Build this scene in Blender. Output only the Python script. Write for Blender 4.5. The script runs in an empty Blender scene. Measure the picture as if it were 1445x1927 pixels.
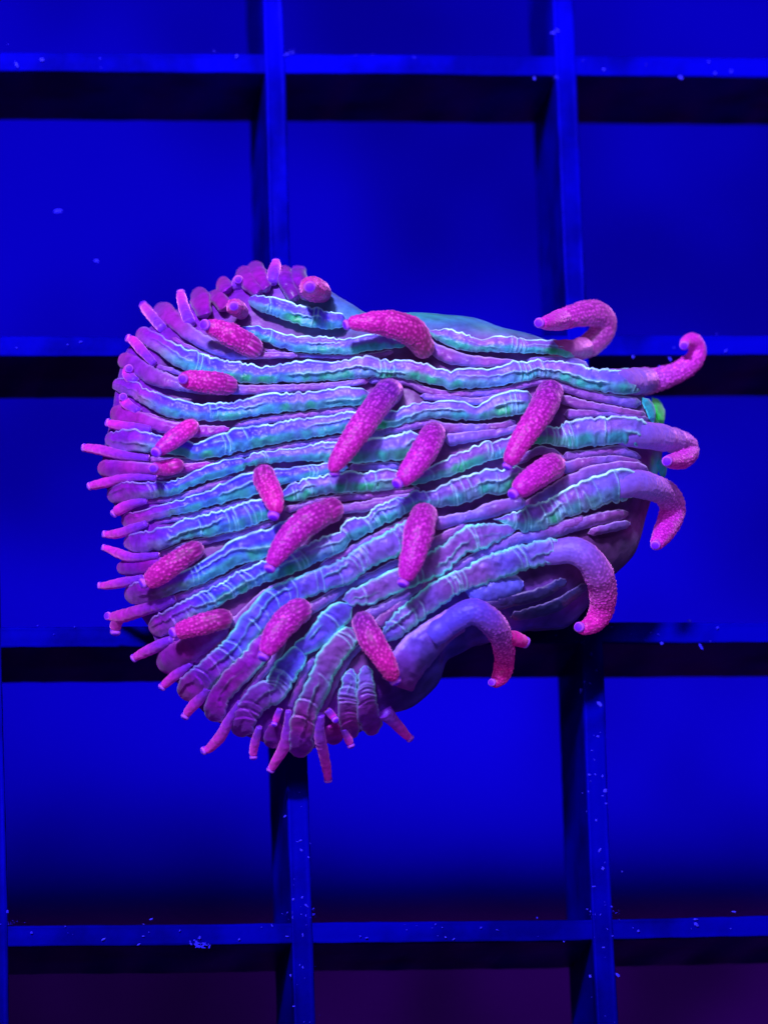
import bpy, math, random
import numpy as np
from mathutils import Matrix, Vector

random.seed(7); RNG = np.random.default_rng(7)
S = 0.001                                   # code works in millimetres, scene in metres
scene = bpy.context.scene
COL = scene.collection

# ---------------------------------------------------------------- camera (solved from the grid, pitch 15 mm)
F_PX, IW, IH = 10961.1, 1445.0, 1927.0
RV = np.array([-0.2555, 0.1286, 0.0196]); CAM = np.array([-32.9682, -81.9776, 280.2762])
def rot(r):
    t = np.linalg.norm(r); k = r / t
    K = np.array([[0, -k[2], k[1]], [k[2], 0, -k[0]], [-k[1], k[0], 0]])
    return np.eye(3) + math.sin(t) * K + (1 - math.cos(t)) * K @ K
RW = rot(RV)                                 # world -> camera
cam_d = bpy.data.cameras.new('camera'); cam = bpy.data.objects.new('camera', cam_d); COL.objects.link(cam)
cam_d.sensor_fit = 'VERTICAL'; cam_d.sensor_height = 24.0; cam_d.lens = 24.0 * F_PX / IH
m = Matrix.Identity(4)
for i in range(3):
    for j in range(3): m[i][j] = RW.T[i, j]
    m[i][3] = CAM[i] * S
cam.matrix_world = m
cam_d.clip_start = 0.01; cam_d.clip_end = 20.0
cam_d.dof.use_dof = True
cam_d.dof.focus_distance = 0.2855
cam_d.dof.aperture_fstop = 30.0
scene.camera = cam

# ---------------------------------------------------------------- light
world = bpy.data.worlds.new('World'); scene.world = world; world.use_nodes = True
bg = world.node_tree.nodes['Background']
bg.inputs[0].default_value = (0.10, 0.07, 1.0, 1); bg.inputs[1].default_value = 0.035
def spot(name, loc, target, power, color, cone, blend, radius):
    d = bpy.data.lights.new(name, 'SPOT'); o = bpy.data.objects.new(name, d); COL.objects.link(o)
    o.location = Vector(loc) * S
    o.rotation_euler = (Vector(target) - Vector(loc)).to_track_quat('-Z', 'Y').to_euler()
    d.energy = power; d.color = color; d.spot_size = math.radians(cone); d.spot_blend = blend; d.shadow_soft_size = radius * S
    return o
spot('aquarium_or_fill_lamp', (-270, 330, 800), (-2, 60, 0), 176, (0.72, 0.68, 1.0), 12.4, 1.0, 60)
spot('aquarium_or_fill_lamp', (-120, 210, 760), (4, 6, 0), 50, (0.74, 0.68, 1.0), 16, 1.0, 200)  # added unseen fill lamp, softens the shading on the coral
spot('aquarium_or_fill_lamp', (-40, 440, 900), (54, 150, -400), 36, (0.62, 0.5, 1.0), 10.8, 0.75, 25)  # added unseen lamp that brightens only the tank floor
vs = scene.view_settings
vs.view_transform = 'Standard'; vs.look = 'None'; vs.exposure = 0.0; vs.gamma = 1.0; vs.use_curve_mapping = False
scene.cycles.use_denoising = True

# ---------------------------------------------------------------- helpers
def lin(r, g, b):
    return np.array([((c / 255) / 12.92 if c / 255 <= 0.04045 else ((c / 255 + 0.055) / 1.055) ** 2.4) for c in (r, g, b)])
def ss(a, b, x):
    t = np.clip((x - a) / (b - a), 0, 1); return t * t * (3 - 2 * t)
_tab = RNG.random(4096)
def _h(i): return _tab[np.asarray(i, dtype=np.int64) & 4095]
def n1(x, seed=0):                           # smooth 1-D noise, -1..1
    x = np.asarray(x, float); i = np.floor(x).astype(np.int64); f = x - i; f = f * f * (3 - 2 * f)
    return 2 * (_h(i * 7 + seed * 131) * (1 - f) + _h((i + 1) * 7 + seed * 131) * f) - 1
def n2(x, y, seed=0):
    i = np.floor(x).astype(np.int64); j = np.floor(y).astype(np.int64); f = x - i; g = y - j
    f = f * f * (3 - 2 * f); g = g * g * (3 - 2 * g)
    h = lambda a, b: _h(a * 57 + b * 1013 + seed * 331 + (a * b) % 97)
    return 2 * ((h(i, j) * (1 - f) + h(i + 1, j) * f) * (1 - g) + (h(i, j + 1) * (1 - f) + h(i + 1, j + 1) * f) * g) - 1
def ray(px, py):
    px = np.asarray(px, float); py = np.asarray(py, float)
    c = np.stack([(px - IW / 2) / F_PX, -(py - IH / 2) / F_PX, -np.ones_like(px)], -1)
    return c @ RW
def at_z(px, py, z):
    d = ray(px, py); t = (z - CAM[2]) / d[..., 2]
    return CAM + d * t[..., None]

# ---- the coral's dome: height above the grid as a function of place
C0 = at_z(830, 850, 9.0)
OUT = [(198,840),(192,885),(210,930),(238,980),(246,1025),(236,1065),(246,1115),(290,1185),(308,1240),(352,1300),(402,1348),(458,1376),
 (514,1396),(566,1412),(630,1388),(685,1372),(722,1340),(780,1326),(832,1278),(842,1235),(900,1205),(1000,1172),(1080,1168),(1145,1085),(1200,1035),
 (1222,960),(1240,890),(1252,850),(1246,780),(1225,742),(1185,705),(1120,685),(1060,640),(950,606),(900,590),(840,584),(760,582),(690,582),
 (640,552),(590,522),(540,502),(485,502),(445,522),(402,540),(362,562),(314,588),(276,616),(238,655),(222,715),(214,775)]
def dome_raw(X, Y):
    u = (X - C0[0]) / 17.8; v = (Y - C0[1]) / 14.4
    return 5.8 + 4.6 * (1 - u * u - v * v)
def _out():
    o = np.array(OUT, float); z = np.full(len(o), 5.0)
    for _ in range(20):
        p = at_z(o[:, 0], o[:, 1], z); z = 0.5 * z + 0.5 * (dome_raw(p[:, 0], p[:, 1]) - 1.6)
    return p
OUTP = _out(); CEN = at_z(720, 900, 9.0)
_ang = np.arctan2(OUTP[:, 1] - CEN[1], OUTP[:, 0] - CEN[0]); _rad = np.hypot(OUTP[:, 0] - CEN[0], OUTP[:, 1] - CEN[1])
_o = np.argsort(_ang); _ang = _ang[_o]; _rad = _rad[_o]
def rout(a): return np.interp(a, _ang, _rad, period=2 * math.pi)
def smooth_s(X, Y):
    a = np.arctan2(Y - CEN[1], X - CEN[0]); return np.hypot(X - CEN[0], Y - CEN[1]) / rout(a)
def dome(X, Y):
    s = np.clip(smooth_s(X, Y), 0, 1.12)
    return dome_raw(X, Y) - 2.0 * np.clip((s - 0.8) / 0.2, 0, 2) ** 2
def unp(px, py, h):                          # photo direction -> the point h mm above the dome
    px = np.asarray(px, float); h = np.asarray(h, float) + np.zeros_like(px)
    z = np.full(px.shape, 8.0)
    for _ in range(26):
        p = at_z(px, py, z); z = 0.45 * z + 0.55 * (dome(p[..., 0], p[..., 1]) + h)
    return at_z(px, py, z)

def mesh_obj(name, verts, faces, mat, parent=None, origin=None, cols=None, smooth=True, extra=None):
    v = np.asarray(verts, float)
    if origin is None: origin = v.mean(0)
    me = bpy.data.meshes.new(name)
    me.from_pydata(((v - origin) * S).tolist(), [], faces)
    if smooth: me.polygons.foreach_set('use_smooth', [True] * len(me.polygons))
    if cols is not None:
        a = me.color_attributes.new('Col', 'FLOAT_COLOR', 'POINT')
        c = np.ones((len(v), 4)); c[:, :3] = cols; a.data.foreach_set('color', c.ravel())
    if mat: me.materials.append(mat)
    me.update()
    o = bpy.data.objects.new(name, me); COL.objects.link(o)
    if parent:
        o.parent = parent; o.location = Vector(origin * S) - W[parent.name]; W[o.name] = Vector(origin * S)
    else:
        o.location = Vector(origin * S); W[o.name] = Vector(origin * S)
    return o
W = {}
def tag(o, label, cat, group=None, kind=None):
    if label: o['label'] = label
    if cat: o['category'] = cat
    if group: o['group'] = group
    if kind: o['kind'] = kind
def grid_faces(nu, nv, closed=False, flip=False):
    f = []
    for i in range(nu - 1):
        for j in range(nv if closed else nv - 1):
            a, b = i * nv + j, i * nv + (j + 1) % nv; c, d = b + nv, a + nv
            f.append((a, d, c, b) if flip else (a, b, c, d))
    return f
def crom(pts, step):                          # smooth resample of a polyline of any dimension
    p = np.asarray(pts, float)
    if len(p) == 2: p = np.array([p[0], p.mean(0), p[1]])
    ext = np.vstack([2 * p[0] - p[1], p, 2 * p[-1] - p[-2]])
    out = []
    for i in range(1, len(ext) - 2):
        n = max(2, int(np.hypot(*(ext[i + 1] - ext[i])[:2]) / step))
        t = np.linspace(0, 1, n, endpoint=False)[:, None]
        a, b, c, d = ext[i - 1], ext[i], ext[i + 1], ext[i + 2]
        out.append(0.5 * (2 * b + (c - a) * t + (2 * a - 5 * b + 4 * c - d) * t ** 2 + (3 * b - a - 3 * c + d) * t ** 3))
    out.append(p[-1:])
    return np.vstack(out)

# ---------------------------------------------------------------- materials
def new_mat(name):
    mt = bpy.data.materials.new(name); mt.use_nodes = True
    nt = mt.node_tree; return mt, nt, nt.nodes['Principled BSDF']
def tissue(name, emit, sss, sheen, sheen_col, bump_scale, bump, rough=0.42, var=0.25):
    mt, nt, b = new_mat(name); N, L = nt.nodes, nt.links
    at = N.new('ShaderNodeAttribute'); at.attribute_name = 'Col'
    tc = N.new('ShaderNodeTexCoord')
    n = N.new('ShaderNodeTexNoise'); n.inputs['Scale'].default_value = bump_scale; n.inputs['Detail'].default_value = 5
    L.new(tc.outputs['Object'], n.inputs['Vector'])
    hs = N.new('ShaderNodeMapRange'); hs.inputs['From Min'].default_value = 0.3; hs.inputs['From Max'].default_value = 0.7
    hs.inputs['To Min'].default_value = 1 - var; hs.inputs['To Max'].default_value = 1 + var
    L.new(n.outputs['Fac'], hs.inputs['Value'])
    mx = N.new('ShaderNodeVectorMath'); mx.operation = 'SCALE'
    L.new(at.outputs['Color'], mx.inputs[0]); L.new(hs.outputs['Result'], mx.inputs['Scale'])
    L.new(mx.outputs[0], b.inputs['Base Color']); L.new(mx.outputs[0], b.inputs['Emission Color'])
    b.inputs['Emission Strength'].default_value = emit
    b.inputs['Roughness'].default_value = rough
    b.inputs['Specular IOR Level'].default_value = 0.25
    b.inputs['Subsurface Weight'].default_value = sss
    b.inputs['Subsurface Radius'].default_value = (0.6, 0.45, 0.8); b.inputs['Subsurface Scale'].default_value = 0.0004
    b.inputs['Sheen Weight'].default_value = sheen; b.inputs['Sheen Tint'].default_value = (*sheen_col, 1); b.inputs['Sheen Roughness'].default_value = 0.4
    bp = N.new('ShaderNodeBump'); bp.inputs['Strength'].default_value = bump; bp.inputs['Distance'].default_value = 0.0001
    L.new(n.outputs['Fac'], bp.inputs['Height']); L.new(bp.outputs['Normal'], b.inputs['Normal'])
    return mt
M_RIDGE = tissue('ridge_tissue', 0.13, 0.3, 0.12, (0.7, 0.8, 1.0), 2200, 0.35)
M_BODY = tissue('body_tissue', 0.06, 0.2, 0.2, (0.6, 0.6, 1.0), 1300, 0.6, var=0.35)
M_TENT = tissue('tentacle_tissue', 0.32, 0.2, 0.8, (1.0, 0.3, 0.85), 3800, 0.3, 0.5, 0.14)
M_TIP = tissue('tip_tissue', 0.2, 0.1, 0.2, (0.9, 0.5, 1.0), 4000, 0.1, 0.65, 0.1)

def plastic(name, base, dark, rough, scale=160, spec=0.15):
    mt, nt, b = new_mat(name); N, L = nt.nodes, nt.links
    tc = N.new('ShaderNodeTexCoord'); n = N.new('ShaderNodeTexNoise'); n.inputs['Scale'].default_value = scale; n.inputs['Detail'].default_value = 6
    n2_ = N.new('ShaderNodeTexNoise'); n2_.inputs['Scale'].default_value = 1500; n2_.inputs['Detail'].default_value = 4
    L.new(tc.outputs['Object'], n.inputs['Vector']); L.new(tc.outputs['Object'], n2_.inputs['Vector'])
    cr = N.new('ShaderNodeValToRGB'); e = cr.color_ramp.elements
    e[0].position = 0.4; e[0].color = (*dark, 1); e[1].position = 0.57; e[1].color = (*base, 1)
    L.new(n.outputs['Fac'], cr.inputs['Fac']); L.new(cr.outputs['Color'], b.inputs['Base Color'])
    b.inputs['Roughness'].default_value = rough; b.inputs['Specular IOR Level'].default_value = spec
    b.inputs['Specular Tint'].default_value = (0.01, 0.005, 1.0, 1)
    bp = N.new('ShaderNodeBump'); bp.inputs['Strength'].default_value = 0.25; bp.inputs['Distance'].default_value = 0.0001
    L.new(n2_.outputs['Fac'], bp.inputs['Height']); L.new(bp.outputs['Normal'], b.inputs['Normal'])
    return mt
M_GRID = plastic('blue_grid_plastic', (0.0004, 0.0001, 0.28), (0.0003, 0.0001, 0.13), 0.4, 210)
M_FLOOR = plastic('tank_floor_blue', (0.0055, 0.0002, 0.92), (0.004, 0.0002, 0.5), 0.8, 22, 0.0)
M_DARK = plastic('dark_purple_ledge', (0.022, 0.0006, 0.075), (0.012, 0.0005, 0.04), 0.8, 60, 0.0)
M_SPECK = plastic('speck', (0.045, 0.035, 0.95), (0.02, 0.015, 0.75), 0.6)

# ---------------------------------------------------------------- the place below: tank floor and the dark ledge on it
def box(x0, x1, y0, y1, z0, z1):
    v = [(x, y, z) for z in (z0, z1) for y in (y0, y1) for x in (x0, x1)]
    return v, [(0, 2, 3, 1), (4, 5, 7, 6), (0, 1, 5, 4), (2, 6, 7, 3), (0, 4, 6, 2), (1, 3, 7, 5)]
ZF = -400.0
y_edge = float(at_z(np.array([700.0]), np.array([1345.0]), ZF)[0, 1]); RR = 20.0
prof = [(900.0, ZF - 12), (900.0, ZF)] + [(y_edge + k, ZF) for k in (60, 30, 10)] + [(y_edge - RR * math.sin(t), ZF - RR + RR * math.cos(t)) for t in np.linspace(0, math.pi / 2, 40)] + [(y_edge - RR, ZF - 20.5)]  # near edge rolled away from the lamp, added so the floor fades dark
V = np.array([(x, y, z) for x in (-900.0, 900.0) for y, z in prof]); k = len(prof)
fl = mesh_obj('tank_floor', V, [(i, i + 1, k + i + 1, k + i)[::-1] for i in range(k - 1)] + [tuple(range(k)), tuple(range(k, 2 * k))[::-1]], M_FLOOR, smooth=False)
fl.data.polygons.foreach_set('use_smooth', [4 < i < 44 for i in range(len(fl.data.polygons))])
tag(fl, 'smooth blue floor of the aquarium far below the grid', 'floor', kind='structure')
v, f = box(-900, 900, -900, y_edge + 40, ZF - 40, ZF - 21); le = mesh_obj('floor_bed', v, f, M_DARK, smooth=False); tag(le, 'dark purple bed below the added rounded edge of the aquarium floor', 'floor', kind='structure')

# ---------------------------------------------------------------- the grid
PITCH, BW, BD = 15.0, 1.08, 7.8
grid = bpy.data.objects.new('egg_crate_grid', None); COL.objects.link(grid); grid.location = (0, 0, -BD * S); W[grid.name] = Vector(grid.location)
tag(grid, 'blue plastic egg crate grid of square cells carrying the coral', 'grid')
def bar(axis, c, a0, a1, ztop, seed):
    n = 220; u = np.linspace(a0, a1, n)
    prof = [(-0.47, -BD), (-0.47, -BD + 0.06), (-0.498, -0.32), (-0.5, -0.20), (-0.478, -0.05), (-0.45, 0.012), (-0.36, -0.012), (-0.2, 0.0), (0.2, 0.0), (0.34, -0.015), (0.43, 0.015), (0.475, -0.05), (0.5, -0.22), (0.498, -0.34), (0.47, -BD + 0.06), (0.47, -BD)]
    V = []
    for k, (w, z) in enumerate(prof):
        off = c + w * BW * (1 + 0.05 * n1(u / 6.0, seed * 17 + k // 5)) + 0.10 * n1(u / 14.0, seed) + 0.02 * n1(u / 0.9, seed * 3 + k)
        zz = z + ztop + (0.02 * n1(u / 2.2, seed * 5 + k) if z > -1 else 0) + 0 * u
        V.append(np.stack([off, u, zz] if axis == 'y' else [u, off, zz], -1))
    V = np.stack(V, 1).reshape(-1, 3)
    f = grid_faces(n, len(prof), closed=True, flip=(axis == 'x'))
    k = len(prof); f += [tuple(range(k)), tuple(range((n - 1) * k, n * k))[::-1]]
    return mesh_obj('bar', V, f, M_GRID, grid)
for k in range(-2, 5): bar('y', k * PITCH, -66, 52, 0.0, 11 + k)
for k in range(-4, 4): bar('x', k * PITCH, -36, 66, -0.07, 40 + k)

# ---------------------------------------------------------------- the coral
coral = bpy.data.objects.new('plate_coral', None); COL.objects.link(coral)
coral.location = Vector((CEN[0], CEN[1], 0)) * S; W[coral.name] = Vector(coral.location)
tag(coral, 'lavender and green ridged plate coral with pink tentacles resting on the grid', 'coral')

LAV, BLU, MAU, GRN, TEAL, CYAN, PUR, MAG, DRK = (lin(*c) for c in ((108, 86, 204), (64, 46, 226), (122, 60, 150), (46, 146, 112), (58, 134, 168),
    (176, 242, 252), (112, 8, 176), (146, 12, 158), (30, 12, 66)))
def mix(a, b, t): t = np.asarray(t)[..., None]; return a * (1 - t) + b * t

def body():
    na = 300; a = np.linspace(-math.pi, math.pi, na, endpoint=False); r = rout(a)
    r = (r + np.roll(r, 1) + np.roll(r, -1)) / 3 * 1.0
    V, Cc = [], []
    ring = list(np.linspace(0.02, 0.7, 30)) + list(np.linspace(0.71, 1.0, 24))
    for s in ring:
        X = CEN[0] + r * s * np.cos(a); Y = CEN[1] + r * s * np.sin(a)
        Z = dome(X, Y) - 0.62 + 0.46 * ss(0.8, 0.95, s) * ss(6, -4, X - C0[0]) + 0.10 * n2(X / 0.9, Y / 0.9, 3) + 0.05 * n2(X / 0.35, Y / 0.35, 4)
        V.append(np.stack([X, Y, Z], -1))
        c = mix(MAU * 0.6, PUR * 0.8, ss(0.72, 0.98, s + 0 * X) * ss(6, -4, X - C0[0]))
        top = ss(5.2, 7.5, Y - C0[1]) * ss(-9, -2, X - C0[0]); c = mix(c, mix(lin(46, 110, 190), lin(40, 140, 150), np.clip(0.4 + 0.8 * n2(X / 1.3, Y / 0.8, 19), 0, 1)), top)
        low = ss(-5.5, -9.0, Y - C0[1]) * ss(-4.5, 0.5, X - C0[0]); c = mix(c, lin(72, 52, 190), low)
        c = c * (1 + 0.25 * n2(X / 1.6, Y / 1.6, 9))[:, None]
        Cc.append(c)
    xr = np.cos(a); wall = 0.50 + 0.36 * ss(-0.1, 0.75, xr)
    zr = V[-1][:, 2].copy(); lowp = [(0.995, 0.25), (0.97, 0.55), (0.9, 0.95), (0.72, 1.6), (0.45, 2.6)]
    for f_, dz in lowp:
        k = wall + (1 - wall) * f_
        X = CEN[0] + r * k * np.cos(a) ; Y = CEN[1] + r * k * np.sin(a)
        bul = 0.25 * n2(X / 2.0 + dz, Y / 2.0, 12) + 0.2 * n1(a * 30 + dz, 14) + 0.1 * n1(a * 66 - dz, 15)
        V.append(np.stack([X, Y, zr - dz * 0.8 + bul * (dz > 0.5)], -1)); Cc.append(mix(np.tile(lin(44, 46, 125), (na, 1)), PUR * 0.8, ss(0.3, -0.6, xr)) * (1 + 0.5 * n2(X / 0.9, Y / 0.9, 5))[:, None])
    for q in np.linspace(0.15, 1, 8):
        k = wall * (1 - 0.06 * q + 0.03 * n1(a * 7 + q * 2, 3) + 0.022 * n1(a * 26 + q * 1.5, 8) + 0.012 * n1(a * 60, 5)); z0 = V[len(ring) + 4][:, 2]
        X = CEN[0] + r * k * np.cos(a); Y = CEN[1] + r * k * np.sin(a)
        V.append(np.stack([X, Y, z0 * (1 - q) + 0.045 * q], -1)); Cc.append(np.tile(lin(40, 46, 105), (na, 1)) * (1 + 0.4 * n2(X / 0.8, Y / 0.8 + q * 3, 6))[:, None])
    V = np.vstack(V); Cc = np.vstack(Cc)
    # green fluorescent tissue round the mouth at the right edge
    for (x, y, rr, c) in ((1240, 772, 0.75, lin(90, 230, 90)), (1230, 760, 0.55, lin(70, 200, 200)), (1245, 882, 0.7, lin(70, 190, 190)), (1238, 868, 0.35, lin(90, 220, 100))):
        p = unp(np.array([x]), np.array([y]), 0)[0]; d = np.linalg.norm(V - p, axis=1); Cc = mix(Cc, c, ss(rr * 1.5, rr * 0.5, d))
    n = len(V) // na
    F = grid_faces(n, na, closed=True, flip=False)
    V = np.vstack([V, [CEN[0], CEN[1], V[:na, 2].mean()], [CEN[0], CEN[1], 0.045]]); Cc = np.vstack([Cc, MAU, DRK])
    F += [(len(V) - 2, (j + 1) % na, j)[::-1] for j in range(na)] + [((n - 1) * na + j, (n - 1) * na + (j + 1) % na, len(V) - 1)[::-1] for j in range(na)]
    F = [tuple(reversed(q)) for q in F]
    me = mesh_obj('body', V, F, M_BODY, coral, cols=Cc)
    me.data.update()
body()

PROF_A = [(0.06, -0.7), (0.02, 0.1), (0.0, 0.7), (0.02, 0.95), (0.045, 1.0), (0.075, 0.97), (0.12, 0.89), (0.2, 0.87), (0.32, 0.88), (0.45, 0.86), (0.57, 0.81), (0.68, 0.73), (0.77, 0.63), (0.85, 0.52),
          (0.90, 0.44), (0.94, 0.3), (0.955, -0.05), (0.93, -0.9)]
PROF_B = [(0.06, -0.7), (0.02, 0.0), (0.0, 0.5), (0.025, 0.82), (0.06, 0.95), (0.11, 1.0), (0.18, 1.0), (0.28, 0.99), (0.4, 0.96), (0.52, 0.91), (0.64, 0.84), (0.75, 0.76),
          (0.84, 0.70), (0.91, 0.66), (0.955, 0.56), (0.985, 0.36), (1.0, 0.0), (0.96, -0.8)]
PROF_C = [(0.06, -0.7), (0.02, 0.0), (0.0, 0.3), (0.03, 0.55), (0.08, 0.74), (0.15, 0.87), (0.24, 0.95), (0.34, 0.99), (0.46, 1.0), (0.58, 0.97), (0.69, 0.9), (0.79, 0.78),
          (0.87, 0.62), (0.93, 0.45), (0.97, 0.25), (0.99, 0.05), (1.0, -0.2), (0.96, -0.8)]
def dense(p, n=30):
    p = np.array(p); k = np.concatenate([[0], np.cumsum(np.hypot(np.diff(p[:, 0]), 0.35 * np.diff(np.clip(p[:, 1], -0.2, 1))))])
    u = np.linspace(0, k[-1], n); return list(zip(np.interp(u, k, p[:, 0]), np.interp(u, k, p[:, 1])))
PROF_A, PROF_B, PROF_C = dense(PROF_A, 36), dense(PROF_B, 36), dense(PROF_C, 22)
seed_ctr = [0]
def ridge(pts, kind='A', hfac=0.8, scal=0.0, creases=0.5, lobe0=True, face=None, name='ridge', width=False, green=1.0, tint=None, tintw=0.7, taper1=10, lift=0.0):
    """pts: (x, y_upper, y_lower) or, with width=True, (x, y, width) along the crest, from the margin inwards"""
    seed_ctr[0] += 1; sd = seed_ctr[0]; rg = np.random.default_rng(sd)
    P = np.array(pts, float)
    if not width: P = np.stack([P[:, 0], (P[:, 1] + P[:, 2]) / 2, P[:, 2] - P[:, 1]], -1)
    q = crom(P, 1.6); xy = q[:, :2]; w = np.maximum(q[:, 2], 5)
    d = np.gradient(xy, axis=0); d /= np.linalg.norm(d, axis=1)[:, None] + 1e-9
    if not width: w = w * np.clip(np.abs(d[:, 0]), 0.45, 1)
    for _ in range(6): d[1:-1] = (d[:-2] + d[1:-1] * 2 + d[2:]) / 4
    d /= np.linalg.norm(d, axis=1)[:, None]
    nup = np.stack([d[:, 1], -d[:, 0]], -1)          # to the left of travel = up in the picture
    arc = np.concatenate([[0], np.cumsum(np.linalg.norm(np.diff(xy, axis=0), axis=1))]); Ltot = arc[-1]
    # rounded ends
    r0 = min(w[0] * 0.55, Ltot * 0.3) if lobe0 else taper1
    e0 = np.sqrt(np.clip(1 - np.clip(1 - arc / r0, 0, 1) ** 2, 0, 1)) if lobe0 else ss(0, taper1, arc)
    e1 = ss(-2, taper1, Ltot - arc)
    w = w * (1 + 0.10 * ss(0.84, 0.97, smooth_s(*unp(xy[:, 0], xy[:, 1], 0)[:, :2].T)) * ss(1000, 780, xy[:, 0]))
    wid = w * (0.12 + 0.88 * e0) * (0.25 + 0.75 * e1)
    hh = wid * 0.0273 * hfac * (0.25 + 0.75 * e0) * (0.35 + 0.65 * e1)
    up = nup * (wid / 2)[:, None]
    major = kind != 'C'
    amp = 2.0 if major else 1.0
    wob_u = amp * n1(arc / 11.0, sd) + 1.1 * amp * n1(arc / 5.0, sd + 50) * (n1(arc / 60.0, sd + 7) > -0.2)
    wob_l = amp * 0.9 * n1(arc / 9.0, sd + 90) + 0.5 * amp * n1(arc / 4.0, sd + 70)
    hmod = 1 + 0.10 * n1(arc / 26.0, sd + 20)
    # transverse folds: thin raised lines that bow across part of the ridge
    lines = []
    if creases > 0 and Ltot > 40:
        for c in rg.uniform(25, Ltot - 12, max(1, int(Ltot / 150 * creases + 0.5))):
            bw = rg.uniform(2, 8); sl = rg.normal(0, 5)
            for k in range(int(rg.choice([1, 1, 2, 3, 4]))):
                full = rg.random() < 0.6; lo = 0.0 if full or rg.random() < 0.5 else rg.uniform(0.25, 0.5); hi = 1.0 if full or lo > 0 else rg.uniform(0.4, 0.8)
                lines.append((c + k * rg.uniform(6, 11) + rg.normal(0, 1.5), bw + rg.normal(0, 1), sl + rg.normal(0, 2), lo, hi, rg.uniform(0.45, 1.0)))
    if scal > 0:
        c = 8.0; sc = np.zeros_like(arc)
        while c < Ltot - 6:
            L = rg.uniform(12, 38); k = (arc - c) / L; ins = (k >= 0) & (k <= 1)
            sc[ins] = np.sqrt(np.clip(1 - (2 * k[ins] - 1) ** 2, 0, 1)) * rg.uniform(0.5, 1.3) - 0.5
            if rg.random() < 0.55: lines.append((c + L - 2, rg.uniform(3, 9), rg.normal(0, 6), rg.choice([0.0, 0.0, 0.35]), 1.0, rg.uniform(0.4, 0.9)))
            c += L
        wob_l = wob_l + sc * scal
        wob_u = wob_u + 0.3 * scal * np.roll(sc, 5)
    def folds(t):
        fo = np.zeros_like(arc); gr = np.zeros_like(arc)
        for c, bw, sl, lo, hi, am in lines:
            p = c + bw * math.sin(math.pi * min(max(t, 0), 1)) + sl * (t - 0.5); m = float(ss(lo - 0.12, lo + 0.05, t) * ss(hi + 0.12, hi - 0.05, t)) * am
            if m > 0.02: fo += m * np.exp(-((arc - p) / 1.35) ** 2); gr += m * np.exp(-((arc - p - 3.6) / 2.3) ** 2)
        return np.clip(fo, 0, 1.1), np.clip(gr, 0, 1.1)
    # a second, lower lip wandering along the face of the wide ridges
    lip_t = 0.46 + 0.22 * n1(arc / 70.0, sd + 110) + 0.03 * n1(arc / 9.0, sd + 111); lip_a = ss(-0.15, 0.35, n1(arc / 55.0, sd + 112)) * (1 if major else 0) * ss(24, 34, w)
    prof = {'A': PROF_A, 'B': PROF_B, 'C': PROF_C}[kind]
    nv = len(prof); V = np.zeros((len(arc), nv, 3)); Cc = np.zeros((len(arc), nv, 3))
    s0 = smooth_s(*unp(xy[:, 0], xy[:, 1], 0)[:, :2].T)
    marg = ss(0.76, 0.98, s0) * ss(1000, 780, xy[:, 0])
    bl = np.clip(ss(700, 420, xy[:, 0]) * 0.85 + 0.35 * n1(arc / 40.0, sd + 33), 0, 1)
    fc = mix(LAV, BLU, bl)
    pk = np.clip(0.35 + 0.5 * n1(arc / 55.0, sd + 35), 0, 0.8) * ss(500, 800, xy[:, 0]); fc = mix(fc, MAU * 1.15, pk)
    if face is not None: fc = mix(fc, np.array(face), np.full(len(arc), 0.75))
    mg = mix(PUR, MAG, np.clip(0.5 + 0.6 * n1(arc / 30.0, sd + 41), 0, 1))
    for j, (t, hf) in enumerate(prof):
        cu = 1 - t
        off = up * (1 - 2 * t) + nup * (wob_u * cu * e0 * e1)[:, None] - nup * (wob_l * t * e0 * e1)[:, None]
        fold, groove = folds(t)
        px = xy + off
        inner = 1.0 if 0.02 < t < 0.97 else 0.4
        H = hh * hmod * (1 + inner * (0.10 * fold - 0.20 * groove)) * (hf if hf > 0 else 0)
        H = H + np.where(hf < 0, hf * 1.35, 0) + lift - 0.12
        if 0.1 < t < 0.95: H = H + 0.05 * n2(arc / 10.0, t * w / 9.0 + sd, sd) + 0.016 * n2(arc / 3.4, t * w / 3.4, sd + 1)
        lip = lip_a * np.exp(-((t - lip_t) / 0.035) ** 2); step = lip_a * ss(-0.02, 0.10, t - lip_t) * ss(0.42, 0.12, t - lip_t)
        if 0.05 < t < 0.96: H = H + hh * (0.07 * lip - 0.13 * step)
        V[:, j] = unp(px[:, 0], px[:, 1], H)
        if kind == 'C':
            c = mix(MAU * 0.95, LAV * 0.85, np.clip(0.4 + 0.6 * n1(arc / 45.0, sd + 3), 0, 0.9))
            if tint is not None: c = mix(c, np.array(tint), np.full(len(arc), tintw))
            crest = math.exp(-((t - 0.06) / 0.07) ** 2) * (0.6 if tintw < 0.8 else 0.2)
            c = mix(c, lin(200, 165, 245), crest * (1 - 0.5 * marg))
            c = mix(c, mg * 0.85, marg * 0.9)
        else:
            c = fc
            gr = ss(0.36, 0.66, t) if kind == 'A' else 0.35 * ss(0.6, 0.9, t) + 0.25 * ss(0.3, 0.1, t)
            gcol = mix(GRN, TEAL, np.clip(0.45 + 0.7 * n1(arc / 50.0, sd + 60) + 0.4 * bl, 0, 1))
            c = mix(c, gcol, np.clip(gr * green * (0.85 + 0.35 * n1(arc / 16.0, sd + 61)), 0, 1))
            crest = math.exp(-((t - 0.04) / 0.045) ** 2) * 1.0  # rim pigment plus the bright line of the lit edge, painted into the colour
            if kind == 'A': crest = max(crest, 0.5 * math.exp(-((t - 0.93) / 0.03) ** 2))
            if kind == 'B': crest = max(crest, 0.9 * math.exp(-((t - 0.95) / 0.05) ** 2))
            cc = CYAN if kind == 'A' else lin(120, 232, 226)
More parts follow.
